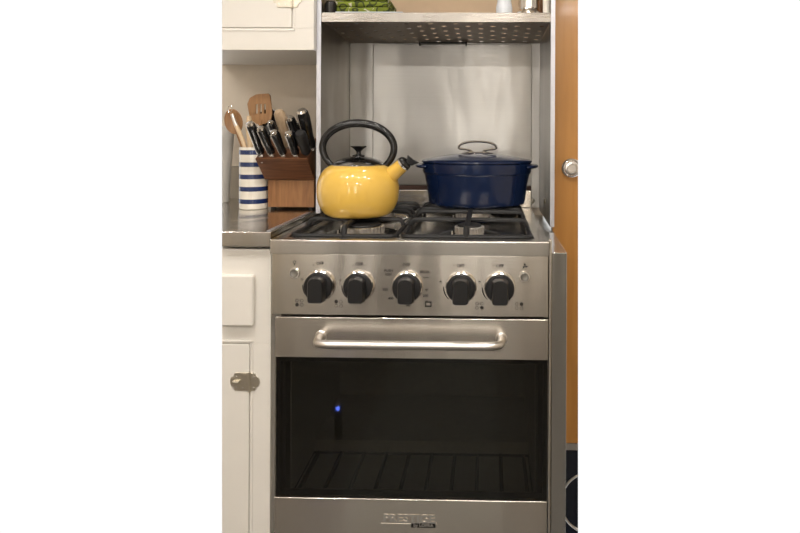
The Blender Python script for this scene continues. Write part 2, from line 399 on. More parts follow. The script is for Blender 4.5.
for c in range(ncx):
    x0 = XA0+.002+c*cw
    off = ch/2 if c % 2 else 0
    ys = [yy0] if off else []
    if off: holecell(bm, x0, x0+cw, yy0, yy0+off, 0, False)
    y = yy0+off
    while y+ch <= yy1+1e-6:
        holecell(bm, x0, x0+cw, y, y+ch, .0074); y += ch
    if y < yy1-1e-4: holecell(bm, x0, x0+cw, y, yy1, 0, False)
for v in bm.verts: v.co.z -= max(0, v.co.y-.33)/.29*.010
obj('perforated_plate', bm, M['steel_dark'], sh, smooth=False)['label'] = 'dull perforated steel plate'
bm = NB(); bx0, bx1 = X(418, .58), X(466, .58); zb0 = zp; zp = zp-.0092
box(bm, (bx0, .575, zp-.006), (bx1, .581, zp-.001), .001); box(bm, (bx0, .57, zp-.013), (bx0+.005, .584, zp-.001), .001); box(bm, (bx1-.005, .57, zp-.013), (bx1, .584, zp-.001), .001)
obj('bracket', bm, M['black'], sh)['label'] = 'small dark bracket'; zp = zb0

bm = NB(); box(bm, (XA0+.001, YB-.008, ZSH+.004), (XA1-.001, YB-.0005, 1.95)); struct('trim_10', bm, mat('tan_wall_panel', (.52, .38, .25), .6), smooth=False)
# --- things on the shelf
zs = zp+th+.0003
def blob_cloth(x0, x1, y0, y1, z0, layers):
    bm = NB(); h = .017
    for i in range(layers):
        dx = random.uniform(-.004, .004)
        pr_ = []
        t = bmesh.new(); box(t, (x0+dx+i*.003, y0+i*.004, z0+i*h), (x1+dx-i*.004, y1, z0+(i+1)*h-.0005), .007, 3)
        bmesh.ops.subdivide_edges(t, edges=t.edges[:], cuts=3, use_grid_fill=True)
        for v in t.verts: v.co.z += .0016*math.sin(v.co.x*90+i)*math.cos(v.co.y*60)
        for v in t.verts:
            if v.co.z < z0+.0001: v.co.z = z0
        merge(bm, t)
    return bm
yT = .335
tx0, tx1 = X(327, .31), X(402, .31)
ztr = ZLT-.0035
bm = NB(); box(bm, (tx0, .305, zs), (tx1, .54, ztr+.010), .002)
o = obj('tray', bm, mat('pale_blue_tray', (.50, .55, .60), .4)); tag(o, 'pale blue-grey tray under the green towel on the steel shelf', 'tray')
o = obj('folded_towel', blob_cloth(X(331, .33), X(389, .33), .325, .50, ztr+.0105, 3), M['cloth']); tag(o, 'green patterned folded towel on the steel shelf', 'towel')
bm = NB(); lathe(bm, [(0, 0), (.016, 0), (.017, .004), (.0165, .05), (.013, .058), (0, .06)], 24, T((XA0+.0185, .325-.012, zs)) )
o = obj('dark_canister', bm, M['black_gloss']); tag(o, 'small dark canister at the left end of the steel shelf', 'canister')
bm = NB(); c0 = P(410, 11, .33); box(bm, (X(403, .33), .325, zs), (X(418, .33), .35, ZLT+.003), .002); box(bm, (X(405, .33), .33, ZLT+.003), (X(412, .33), .345, ZLT+.0055), .001)
o = obj('dark_clip', bm, M['iron']); tag(o, 'small dark clip lying on the steel shelf right of the towel', 'clip')
# tumbler, jar, canister, bottle at right of shelf
def onshelf(px, Y): return Vector((X(px, Y), Y, zs))
p = onshelf(503, .335); r = 8.2*(.335-CY)/F
bm = NB(); lathe(bm, [(0, 0), (r*.8, 0), (r*.95, .004), (r, .02), (r, .045), (r*.86, .062), (r*.86, .09), (r*.8, .09), (r*.8, .065), (r*.9, .043), (r*.9, .008), (0, .006)], 32, T(p))
o = obj('white_jar', bm, mat('frosted_white', (.72, .76, .82), .25, coat=.3)); tag(o, 'white round-shouldered jar on the steel shelf', 'jar')
p = onshelf(527, .345); r = 11.5*(.345-CY)/F
mt = thing('stovetop_coffee_pot', 'stainless steel round pot with a flared base on the steel shelf', 'pot', p)
bm = NB(); lathe(bm, [(0, 0), (r*1.05, 0), (r*1.08, .01), (r*1.05, .034), (r*.86, .040), (r*.80, .043), (r*.80, .046), (0, .046)], 32, T(p)); obj('base', bm, M['chrome'], mt)
bm = NB(); lathe(bm, [(0, .046), (r*.80, .046), (r*.82, .05), (r*.78, .09), (r*.84, .12), (0, .125)], 10, T(p)); obj('upper_body', bm, M['satin'], mt)
p = onshelf(541, .35); r = 4.5*(.35-CY)/F
p.x = X(539.5, .37); p.y = .392
bm = NB(); lathe(bm, [(0, 0), (r*1.2, 0), (r*1.2, .09), (r, .10), (0, .10)], 24, T(p)); o = obj('wooden_pepper_mill', bm, M['block_light']); tag(o, 'brown wooden cylinder between steel pot and white bottle on the shelf', 'container')
p = onshelf(545.2, .325); r = 3.6*(.325-CY)/F
bm = NB(); lathe(bm, [(0, 0), (r, 0), (r, .08), (r*.7, .10), (0, .10)], 24, T(p)); o = obj('white_bottle', bm, M['cream_glaze']); tag(o, 'slim cream bottle at the right end of the steel shelf', 'bottle')

# ================================================================== CABINETS
def hinge(px, py, Y, parent, m=M['nickel']):
    c = P(px, py, Y); s = (Y-CY)/F
    h = None
    poly = [(-15.0, -4.2), (-11.6, -5.0), (-11.8, -8), (-10.6, -9.2), (8.6, -9.2), (10.0, -8), (9.8, -5.2), (13.0, -4.2), (14.4, 0), (13.0, 4.2), (9.8, 5.2), (10.0, 8), (8.6, 9.2), (-10.6, 9.2), (-11.8, 8), (-11.6, 5.0), (-15.0, 4.2), (-16, 0)]
    bm = NB(); prism(bm, [(c.x+a*s, c.z+b*s) for a, b in poly], 'y', Y-.0022, Y-.0002, .0006, seg=1)
    hh = obj('hinge', bm, m, parent); hh['label'] = 'worn nickel butterfly hinge'
    bm = NB(); lathe(bm, [(0, -10*s), (.0032, -10*s), (.0032, 10*s), (0, 10*s)], 16, T((c.x+4*s, Y-.0035, c.z)))
    obj('hinge_pin', bm, m, hh)
    for a, b in ((-9.5, 5), (-9.5, -5.5), (-3, -6), (-12.5, 0), (8, 5), (8, -5.5)):
        bm = NB(); lathe(bm, [(0.0019, 0), (.0018, .0009), (0, .0014)], 10, T((c.x+a*s, Y-.0022, c.z+b*s)) @ R90); obj('screw', bm, M['satin'], hh)
    bm = NB(); tube(bm, [(c.x-12*s, Y-.005, c.z), (c.x-6*s, Y-.006, c.z)], .0035, 10)
    obj('latch', bm, m, hh)
    return hh
# upper cabinet
YU = .262
uc = thing('upper_cabinet', 'white painted wall cabinet with a beaded door, hung above the knife block', 'cabinet', (-.6, .45, 1.36))
zub = Z(50, YU, 300); xur = X(316, .286)-.0015
dx = X(290.6, YU); dz = Z(27.6, YU, 290); lx = XL(YU)-.3
bm = NB(); box(bm, (lx, YU+.02, zub), (xur, YB-.001, 1.9)); cut(bm, 'L'); obj('body', bm, M['white'], uc, smooth=False)
bm = NB(); box(bm, (lx, YU, zub), (xur, YU+.0195, dz-.0014), .0005, 1); box(bm, (dx+.0014, YU, dz-.0014), (xur, YU+.0195, 1.9), .001, 1); cut(bm, 'L'); obj('face_frame', bm, M['white'], uc, ang=60)
bm = NB(); box(bm, (lx, YU-.0005, dz), (dx, YU+.019, 1.9), .002); cut(bm, 'L'); ud = obj('door', bm, M['white'], uc, ang=60)
bm = NB(); box(bm, (lx, YU-.0018, dz-.0095), (dx+.0095, YU-.0001, dz-.0050), .0008); box(bm, (dx+.005, YU-.0018, dz-.0095), (dx+.0095, YU-.0001, 1.9), .0008); cut(bm, 'L'); obj('bead_moulding', bm, M['white'], uc)
hinge(288.5, -1.5, YU-.0005, ud)
# lower cabinet
YC = .012
lc = thing('lower_cabinet', 'white painted base cabinet with drawer and hinged door under the steel counter', 'cabinet', (-.6, .2, 0))
lx = XL(0)-.3; xr = X(271.2, YC); ztop = Z(249, YC, 250)
dx = X(250, YC); dz = Z(344, YC, 250)
bm = NB(); box(bm, (lx, YC+.02, .06), (xr, .60, ztop)); box(bm, (xr-.002, YC+.035, .06), (X(270.3, -.012)+.0070, .60, Z(260, 0, 272))); cut(bm, 'L'); obj('body', bm, M['white'], lc, smooth=False)
bm = NB(); box(bm, (lx, YC, dz+.0014), (xr, YC+.0195, ztop), .0005, 1); box(bm, (dx+.0014, YC, .06), (xr, YC+.0195, dz+.0014), .0005, 1); cut(bm, 'L'); obj('face_frame', bm, M['white'], lc, ang=60)
bm = NB(); box(bm, (lx, YC-.0008, .08), (dx, YC+.019, dz), .002); cut(bm, 'L'); ld = obj('door', bm, M['white'], lc, ang=60)
bm = NB(); box(bm, (lx, YC-.002, dz+.004), (dx+.008, YC-.0001, dz+.0085), .0008); box(bm, (dx+.004, YC-.002, .06), (dx+.0085, YC-.0001, dz+.0085), .0008); cut(bm, 'L'); obj('bead_moulding', bm, M['white'], lc)
hinge(246, 381.5, YC-.0008, ld)
bm = NB(); box(bm, (lx, YC-.016, Z(324.5, YC, 250)), (X(256, YC), YC-.0002, Z(273.5, YC, 250)), .005, 3); cut(bm, 'L'); obj('drawer', bm, M['white'], lc)
bm = NB(); box(bm, (lx, YC+.06, .0), (xr, .60, .0595)); cut(bm, 'L'); obj('plinth', bm, M['black'], lc)

# countertop
ct = thing('steel_countertop', 'stainless steel countertop with upturned back edge under the knife block', 'countertop', (-.6, .3, ZCT))
xcr = X(270.5, -.004)
bm = NB(); zc0 = Z(247, -.004, 250)
box(bm, (lx-.3, -.004, zc0), (xcr, YB-.002, ZCT), .0025, 2); cut(bm, 'L'); obj('worktop', bm, M['steel_top'], ct, ang=50)
bm = NB(); box(bm, (lx-.3, YB-.02, ZCT-.001), (X(316, .286)-.001, YB-.002, ZCT+.105), .002); cut(bm, 'L'); obj('upstand', bm, M['steel_v'], ct)
# raised rail along the range
bm = NB(); box(bm, (xcr-.010, -.003, ZCT-.0005), (xcr, .2843, ZCT+.003), .001); obj('edge_rail', bm, M['steel_edge'], ct)

# ================================================================== PARTITION right of range
XG0, XG1 = X(552.3, 0), X(567, 0)
pt = thing('steel_clad_partition', 'low stainless steel clad partition right of the range, before the wooden door', 'partition', ((XG0+XG1)/2, .2, 0))
bm = NB(); zpt = Z(253, 0, 560)
box(bm, (XG0, 0, 0), (XG1, .2838, zpt), .0012, 2); box(bm, (X(548.8, -.012)+.001, .2840, 0), (XA1+.0118, .618, .876)); obj('cladding', bm, M['steel_p'], pt, ang=50)
bm = NB(); box(bm, (X(549.1, 0), .001, .1), (XG0-.0006, .02, Z(240, 0, 550)), .002); obj('filler_strip', bm, M['steel'], pt)['label'] = 'bright narrow filler strip'

# ================================================================== RANGE
RX0, RX1 = X(270.3, -.012), X(548.8, -.012); RC = (RX0+RX1)/2
rg = thing('gas_range', 'stainless steel gas range with five black knobs and a black glass oven door', 'stove', (RC, .28, 0))
ZL = Z(240.5, -.012, 420)        # cooktop rim height
ZLB = Z(255, -.012, 420)
YE = .56
zcy = ZL
# body carcass with a hollow oven
zpb = Z(317, 0, 420); zgl0, zgl1 = Z(498.6, 0, 420), Z(358.2, 0, 420)
bx0, bx1 = RX0+.008, RX1-.006
ox0, ox1 = bx0+.012, bx1-.012; oz0, oz1 = .300, zgl1+.02
bm = NB()
box(bm, (bx0, .034, .08), (ox0, YE, ZLB-.001)); box(bm, (ox1, .034, .08), (bx1, YE, ZLB-.001))
box(bm, (ox0, .034, .08), (ox1, YE, oz0)); box(bm, (ox0, .034, oz1), (ox1, YE, ZLB-.001)); box(bm, (ox0, .50, oz0), (ox1, YE, oz1))
obj('body', bm, M['black'], rg, smooth=False)
bm = NB(); e = .0015
box(bm, (ox0+e, .06, oz0+e), (ox1-e, .498, oz0+.004)); box(bm, (ox0+.006, .235, oz0+.0045), (ox1-.006, .493, oz0+.040)); box(bm, (ox0+e, .06, oz1-.004), (ox1-e, .498, oz1-e)); box(bm, (ox0+e, .494, oz0+.004), (ox1-e, .498, oz1-.004))
box(bm, (ox0+e, .06, oz0+.004), (ox0+.004, .494, oz1-.004)); box(bm, (ox1-.004, .06, oz0+.004), (ox1-e, .494, oz1-.004))
obj('oven_liner', bm, M['dark'], rg, smooth=False)['label'] = 'dark enamel oven interior'
def rack(z, n, m):
    bm = NB()
    tube(bm, [(ox0+.008, .062, z), (ox1-.008, .062, z), (ox1-.008, .225, z), (ox0+.008, .225, z)], .003, 8, closed=True)
    for i in range(n):
        x = ox0+.02+(ox1-ox0-.04)*i/(n-1); tube(bm, [(x, .062, z+.001), (x, .225, z+.001)], .0050, 6)
    obj('oven_rack', bm, m, rg)
rack(oz0+.012, 10, M['black'])
for k in range(4): pass
# cooktop: rim with a recessed well
wx0, wx1, wy0, wy1 = X(289.5, .03), X(534, .03), .018, .535
bm = NB()
prism(bm, [(-.012, ZLB), (-.0105, ZLB-.0005), (.018, ZLB), (.018, ZL), (-.008, ZL), (-.0108, ZL-.0012), (-.012, ZL-.004)], 'x', RX0, RX1, 0)
box(bm, (RX0, .018, ZL-.012), (wx0, YE, ZL)); box(bm, (wx1, .018, ZL-.012), (RX1, YE, ZL)); box(bm, (wx0, wy1, ZL-.012), (wx1, YE, ZL))
zw = ZL-.014
ckt = obj('cooktop', bm, M['steel_cook'], rg, ang=40)
bm = NB(); 
lo = rrect(wx0+.006, wx1-.006, wy0+.006, wy1-.006, .02); hi = rrect(wx0-.0005, wx1+.0005, wy0-.0005, wy1+.0005, .012)
A = [bm.verts.new((p[0], p[1], zw)) for p in lo]; B_ = [bm.verts.new((p[0], p[1], ZL-.0002)) for p in hi]
bm.faces.new(A)
for i in range(len(A)): j = (i+1) % len(A); bm.faces.new((A[i], A[j], B_[j], B_[i]))
obj('well', bm, M['steel_cook'], ckt)
# cooktop side skirt (dark groove beside counter)
bm = NB(); box(bm, (xcr+.0005, .034, ZLB), (RX0+.012, YE, ZL-.0125)); obj('side_skirt', bm, M['black'], rg)
# backguard
bm = NB(); box(bm, (RX0+.028, .536, ZL+.0002), (XA1-.032, .5555, Z(190, .54)), .002); obj('backguard', bm, M['steel'], rg)
# burners
BX = [X(364, .14), X(469.5, .14)]; BY = [.125, .385]
kinds = {(0, 0): .050, (1, 0): .033, (0, 1): .033, (1, 1): .046}
for i in (0, 1):
    for j in (0, 1):
        r = kinds[(i, j)]; c = Vector((BX[i], BY[j], zw))
        bm = NB(); lathe(bm, [(0, .001), (r+.036, .0005), (r+.040, .003), (r+.036, .0055), (r+.012, .0035), (r+.004, .006), (0, .006)], 48, T(c)); br = obj('burner', bm, M['chrome'], rg); br['label'] = 'polished steel burner dish'
        bm = NB(); lathe(bm, [(r*.8, .005), (r, .005), (r, .022), (r*.94, .024), (0, .024)], 48, T(c))
        for k in range(28):
            a = 2*PI*k/28; box(bm, (r*.93, -.0022, .008), (r+.0025, .0022, .0235), .0005, 1, T(c) @ Matrix.Rotation(a, 4, 'Z'))
        cr_ = obj('burner_crown', bm, M['satin'], br)
        bm = NB(); lathe(bm, [(0, .0242), (r*.86, .0242), (r*.90, .026), (r*.86, .0285), (r*.5, .030), (0, .0302)], 40, T(c)); obj('burner_cap', bm, M['iron'], br)
        bm = NB(); lathe(bm, [(.0018, .004), (.0018, .013), (0, .0135)], 8, T(c+Vector((-(r+.008), -.01, 0)))); obj('igniter', bm, M['satin'], br)
# grates
ZG = ZL+.021
def grate(x0, x1):
    cx = (x0+x1)/2
    bm = NB(); zl = ZL+.0005; r = .0056
    y0, y1 = wy0+.007, wy1-.012
    pts = [(p[0], p[1], zl+.001) for p in rrect(x0, x1, y0, y1, .018, 4)]
    tube(bm, pts, r, 8, closed=True)
    for yb in (.150, .290, .345, .460):
        path = [(x0, yb, zl)]+bez((x0, yb, zl), (x0+.004, yb, ZG), (x0+.008, yb, ZG), (x0+.03, yb, ZG), 6)[1:]
        path += [(x1-.03, yb, ZG)]+bez((x1-.03, yb, ZG), (x1-.008, yb, ZG), (x1-.004, yb, ZG), (x1, yb, zl), 6)[1:]
        tube(bm, path, r, 8)
    path = [(cx, y0, zl)]+bez((cx, y0, zl), (cx, y0+.004, ZG), (cx, y0+.01, ZG), (cx, y0+.035, ZG), 6)[1:]+[(cx, y1-.035, ZG)]+bez((cx, y1-.035, ZG), (cx, y1-.01, ZG), (cx, y1-.004, ZG), (cx, y1, zl), 6)[1:]
    tube(bm, path, [r*1.25]*len(path), 8)
    for yy in (y0+.03, y1-.03):
        for xx in (x0, x1): tube(bm, [(xx, yy, zl), (xx, yy, zw)], r*.9, 8)
    g = obj('grate', bm, M['iron'], rg); g['label'] = 'black cast iron pan grate'
grate(X(292, .03), X(396, .03)); grate(X(402, .03), X(531, .03))
# control panel
bm = NB(); pz0 = Z(315.9, -.006, 420)
box(bm, (RX0+.0012, -.006, pz0), (RX1-.0006, .033, ZLB-.0012), .0015, 2); cp = obj('control_panel', bm, M['steel'], rg, ang=50)
YP = -.006
for i, (kx, ky) in enumerate([(320.2, 284.9), (359.3, 285.4), (407.7, 286), (461.2, 286.7), (499.8, 287)]):
    c = P(kx, ky, YP)
    Mx = T(c) @ R90
    # rosette
    bm = NB(); lathe(bm, [(.030, 0.0), (.0338, 0), (.0344, .0015), (.0340, .005), (.0328, .0095), (.031, .0110), (0, .0110)], 48, Mx); kb = obj('knob', bm, M['chrome'], rg); kb['label'] = 'chrome knob collar with black grip'
    bm = NB(); lathe(bm, [(0, .0112), (.0306, .0112), (.0313, .0120), (.0313, .0175), (.0295, .0200), (.025, .0206), (0, .0206)], 48, Mx); obj('knob_disc', bm, M['knob'], kb)
    bm = NB(); g = bmesh.new()
    prof = [(a, b) for a, b in rrect(-.0165, .0165, -.0305, .0255, .006, 8) if b < 0]
    prof = [(.0165*math.cos(PI*q/14), .0135+.012*math.sin(PI*q/14)) for q in range(15)]+prof
    A = [g.verts.new((p[0]*1.12, p[1]*1.0, .0207)) for p in prof]; B_ = [g.verts.new((p[0]*1.0, p[1]*.95, .039)) for p in prof]; C_ = [g.verts.new((p[0]*.9, p[1]*.9, .0415)) for p in prof]
    g.faces.new(A[::-1]); g.faces.new(C_)
    for U, V in ((A, B_), (B_, C_)):
        for q in range(len(U)): j = (q+1) % len(U); g.faces.new((U[q], U[j], V[j], V[q]))
    merge(bm, g, Mx); obj('knob_grip', bm, M['knob'], kb, ang=50)
for bx_, by_, l in ((294.5, 273, 'left'), (524.5, 276.8, 'right')):
    c = P(bx_, by_, YP); Mx = T(c) @ R90
    bm = NB(); lathe(bm, [(.0092, 0), (.0122, 0), (.0122, .003), (.011, .0042), (.0092, .0042), (.0088, .0015), (0, .0015)], 32, Mx); b_ = obj('push_button', bm, M['chrome'], rg)
    bm = NB(); lathe(bm, [(.0083, .0016), (.0083, .0045), (.0075, .0055), (0, .0050)], 32, Mx); obj('button_face', bm, M['steel_p'], b_)
# printing on the panel
def mark(bm, name='printed_symbol'): obj(name, bm, M['print'], cp, smooth=False)
def txt(s, px, py, size, Y=YP-.0001, xs=1): 
    p = P(px, py, Y); bm = NB(); merge(bm, text_bm(s, size*1.12, p, .0002, xs=xs)); mark(bm, 'printed_word')
for px, py in ((320, 263.5), (359, 264), (406.5, 264.8), (460.5, 265.8), (500, 266)): txt('OFF', px, py, .0085)
for px, py in ((302.5, 290-10.5), (341, 280.5), (441, 282), (480, 282)): txt('*', px-.5, py+1.5, .012)
for px in (313.5, 353, 454, 493): txt('ı', px, 265, .007)
txt('PUSH', 388.5, 270.8, .0072); txt('IGN', 388.5, 274.4, .0072); txt('500', 385.2, 289.6, .0072); txt('400', 390.8, 298.4, .0072)
txt('BROIL', 425, 272, .0072); txt('°F', 426.3, 290.5, .0072); txt('200', 425.5, 295.8, .0072); txt('300', 408, 305.5, .0062)
c = P(426, 277.5, YP); bm = NB(); box(bm, (c.x-.006, YP-.0004, c.z-.0005), (c.x+.006, YP-.0001, c.z+.0005)); mark(bm)
for px, py in ((400, 266), (414, 268.5), (421, 275)): 
    c = P(px, py, YP); bm = NB(); box(bm, (c.x-.0006, YP-.0004, c.z-.001), (c.x+.0006, YP-.0001, c.z+.001)); mark(bm)
# arcs beside gas knobs
for kx, ky in ((320.2, 284.9), (359.3, 285.4), (461.2, 286.7), (499.8, 287)):
    c = P(kx, ky, YP)
    pts = [(c.x+.0385*math.cos(a), YP-.0003, c.z+.0385*math.sin(a)) for a in [math.radians(180+45*t/12) for t in range(13)]]
    bm = NB(); tube(bm, pts, [.0004+.0010*math.sin(PI*t/12*.8+.3) for t in range(13)], 6); mark(bm)
def ring(px, py, r, fill):
    c = P(px, py, YP); bm = NB()
    if fill: lathe(bm, [(0, .0004), (r*1.25, .0004), (r*1.25, 0)], 16, T(c) @ R90)
    else: tube(bm, [(c.x+r*math.cos(a), YP-.0001, c.z+r*math.sin(a)) for a in [2*PI*k/16 for k in range(16)]], .0006, 6, closed=True)
    mark(bm)
for (px, py), f in (((297, 300.5), 2), ((336.2, 301.5), 0), ((477, 303.5), 3), ((516.7, 304), 1)):
    for k, (dx_, dy_) in enumerate(((0, 0), (4.8, .1), (0, 4.2), (4.8, 4.3))):
        ring(px+dx_, py+dy_, .0032, k == f)
# lamp and fan symbols
c = P(294.5, 262.5, YP); ring(294.5, 262, .003, False); bm = NB(); box(bm, (c.x-.001, YP-.0004, c.z-.006), (c.x+.001, YP-.0001, c.z-.003)); mark(bm)
bm = NB(); c = P(525, 266, YP)
for k in range(3):
    a = PI/2+k*2*PI/3; tube(bm, [(c.x, YP-.0002, c.z), (c.x+.0035*math.cos(a), YP-.0002, c.z+.0035*math.sin(a)), (c.x+.0055*math.cos(a+.5), YP-.0002, c.z+.0055*math.sin(a+.5))], [.0008, .0022, .0012], 8)
mark(bm); bm = NB()
c = P(428.3, 304.2, YP)
frame_panel(bm, c.x-.0075, c.x+.0075, c.z-.0062, c.z+.0062, YP-.0004, .0003, c.x-.0045, c.x+.0045, c.z-.0028, c.z+.0028)
box(bm, (c.x-.006, YP-.0004, c.z+.0062), (c.x-.001, YP-.0001, c.z+.0075))
mark(bm)
# oven door
YF = -.004
dz1 = Z(318.3, YF, 420); dx0, dx1 = X(274.4, YF, 400), X(547.6, YF, 400); dz0 = .13
gx0, gx1 = dx0+.003, dx1-.0004
dr = thing_part = None
bm = NB()
box(bm, (dx0, YF, zgl1), (dx1, .032, dz1), .0015, 2); box(bm, (dx0, YF, dz0), (dx1, .032, zgl0), .0015, 2)
box(bm, (dx0, YF+.002, zgl0), (dx0+.0025, .032, zgl1)); box(bm, (dx1-.0004, YF+.002, zgl0), (dx1, .032, zgl1))
odr = obj('oven_door', bm, M['steel'], rg, ang=50)
bm = NB(); box(bm, (gx0, YF+.0008, zgl0+.0003), (gx1-.0003, YF+.005, zgl1-.0003)); obj('oven_window', bm, M['glass_dark'], odr, smooth=False)['label'] = 'dark tinted glass'
# inner black surround printed on glass
bm = NB(); frame_panel(bm, gx0, gx1-.0004, zgl0+.0005, zgl1-.0005, YF+.0052, .02, gx0+.008, gx1-.008, zgl0+.004, zgl1-.01); obj('window_surround', bm, M['black'], odr, smooth=False)
# handle
hp0, hp1 = P(320.5, 335, YF), P(501.5, 335.5, YF); hz = (hp0.z+hp1.z)/2
yo = YF-.050
hz -= .004; hp0.x += .001; hp1.x -= .0005
path = bez((hp0.x, YF, hz), (hp0.x, yo+.012, hz), (hp0.x, yo, hz), (hp0.x+.032, yo, hz), 10)+bez((hp1.x-.032, yo, hz), (hp1.x, yo, hz), (hp1.x, yo+.012, hz), (hp1.x, YF, hz), 10)
bm = NB(); tube(bm, path, .0088, 20); hd = obj('door_handle', bm, mat('handle_satin_steel', (.66, .63, .60), .33, 1, noise=.01), odr); hd['label'] = 'satin tubular steel handle'
for hp in (hp0, hp1):
    bm = NB(); lathe(bm, [(.0125, 0.0002), (.0125, .002), (.0105, .004), (.008, .004)], 28, T((hp.x, YF, hz)) @ R90); obj('door_handle_collar', bm, M['satin'], odr)
# badge
bm = NB(); p = P(409, 519, YF); merge(bm, text_bm('PRESTIGE', .0245, p-Vector((0, .0004, 0)), .0008, xs=1.12)); 
a, b = P(381, 523.4, YF), P(437, 523.4, YF); box(bm, (a.x, YF-.0012, a.z-.0006), (b.x, YF-.0001, a.z+.0005))
bd = obj('badge_lettering', bm, M['chrome'], odr, smooth=False); bd['label'] = 'raised metal lettering'
bm = NB(); a, b = P(411, 527.2, YF), P(435.5, 523.6, YF); box(bm, (a.x, YF-.0012, a.z), (b.x, YF-.0001, b.z-.0005)); obj('badge_plate', bm, M['black'], odr)['label'] = 'small black name plate'
bm = NB(); p = P(423.3, 525.5, YF-.0014); merge(bm, text_bm('by LOFRA', .0088, p, .0002, xs=1.15)); obj('plate_lettering', bm, M['satin'], odr, smooth=False)
# feet
for x in (bx0+.04, bx1-.04):
    for y in (.08, .5):
        bm = NB(); lathe(bm, [(0, 0), (.02, 0), (.02, .01), (.012, .015), (.012, .08), (0, .08)], 16, T((x, y, 0))); obj('foot', bm, M['black'], rg)

# ================================================================== KETTLE
YK = .180; kc = P(358.3, 219, YK); kc.z = ZG+.0058
sK = (YK-CY)/F
kt = thing('kettle', 'yellow enamel whistling kettle with tall black loop handle on front left burner', 'kettle', kc)
R = 40.6*sK
topz = Z(165, YK, 357)-kc.z
prof = [(0, .0)]+[(R*a/165, topz*z/217) for a, z in ((112, 0), (124, 3), (138, 14), (151, 36), (160.5, 65), (165, 100), (164, 132), (158, 160), (147, 184), (131, 204), (113, 216), (100, 219))]+[(0, topz)]
# smooth profile via catmull
def smooth_prof(pr_, n=4):
    out = []
    for i in range(len(pr_)-1):
        p0 = pr_[max(i-1, 0)]; p1 = pr_[i]; p2 = pr_[i+1]; p3 = pr_[min(i+2, len(pr_)-1)]
        for k in range(n):
            t = k/n; out.append(tuple(max(0 if q == 0 else -1, .5*((2*b)+(-a+c)*t+(2*a-5*b+4*c-d)*t*t+(-a+3*b-3*c+d)*t**3)) for q, (a, b, c, d) in enumerate(zip(p0, p1, p2, p3))))
    out.append(pr_[-1]); return out
bm = NB(); lathe(bm, [(0, .0015)]+smooth_prof(prof[1:-1], 4)+[(0, topz+.0005)], 64, T(kc)); kb = obj('body', bm, M['yellow'], kt, ang=60)
bm = NB(); rl = 25*sK
lathe(bm, [(rl*1.04, topz-.001), (rl*1.04, topz+.003), (rl*.98, topz+.006), (rl*.85, topz+.012), (rl*.6, topz+.018), (rl*.3, topz+.0215), (0, topz+.022)], 48, T(kc)); ld_ = obj('lid', bm, mat('dark_chrome_lid', (.30, .30, .31), .14, 1, noise=.02), kt); ld_['label'] = 'dark polished lid'
bm = NB(); z0 = topz+.0215
lathe(bm, [(0, z0-.001), (.016, z0-.002), (.015, z0+.003), (.006, z0+.006), (.0055, z0+.012), (.012, z0+.019), (.0195, z0+.024), (.0200, z0+.0262), (0, z0+.0262)], 32, T(kc)); obj('lid_knob', bm, M['black_gloss'], ld_)
# loop handle
hz0 = Z(166, YK)-kc.z; hzt = Z(123.5, YK)-kc.z
hw = 36*sK; pts = []; cz = hz0+(hzt-hz0)*.42; b_r = hzt-cz
a0 = -math.radians(42)
for i in range(49):
    a = a0+(PI-2*a0)*i/48
    pts.append((kc.x+hw*math.cos(a), kc.y, kc.z+cz+b_r*(1 if math.sin(a) > 0 else 1.08)*math.sin(a)))
pts = [(p[0]-.002*math.sin(PI*i/48), p[1], p[2]) for i, p in enumerate(pts)]
bm = NB(); tube(bm, pts, [.0078+.0024*math.sin(PI*i/48) for i in range(49)], 14); obj('loop_handle', bm, M['black_gloss'], kt)
for s in (-1, 1):
    q = pts[0] if s > 0 else pts[-1]
    bm = NB(); box(bm, (q[0]-.006, kc.y-.009, q[2]-.016), (q[0]+.006, kc.y+.009, q[2]+.006), .003); obj('handle_mount', bm, M['black_gloss'], kt)
# spout
s0 = P(383, 182, YK-.012); s1 = P(403.3, 164.2, YK-.03)
d = (s1-s0); bm = NB()
tube(bm, [s0, s0+d*.35, s0+d*.7, s1], [.0245, .0205, .0180, .0172], 28); spo = obj('spout', bm, M['yellow'], kt, ang=60)
dn = d.normalized()
bm = NB(); tube(bm, [s1-dn*.001, s1+dn*.0035], .0185, 28); obj('spout_rim', bm, M['chrome'], spo)
bm = NB(); tube(bm, [s1+dn*.003, s1+dn*.007, s1+dn*.011, s1+dn*.014], [.0172, .0172, .014, .007], 24); wh = obj('whistle_cap', bm, M['black_gloss'], spo)
e0 = s1+dn*.012; e1 = P(417, 164, YK-.03); e2 = P(408.5, 155.5, YK-.03)
bm = NB(); t = bmesh.new(); yk = e0.y
prism(bm, [(P(a_, b_, yk).x, P(a_, b_, yk).z) for a_, b_ in ((406.5, 163), (407.8, 154.8), (413.5, 159.3), (419.5, 162.6), (412, 165.8))], 'y', yk-.007, yk+.007, .0012); obj('whistle_lever', bm, M['black_gloss'], wh)

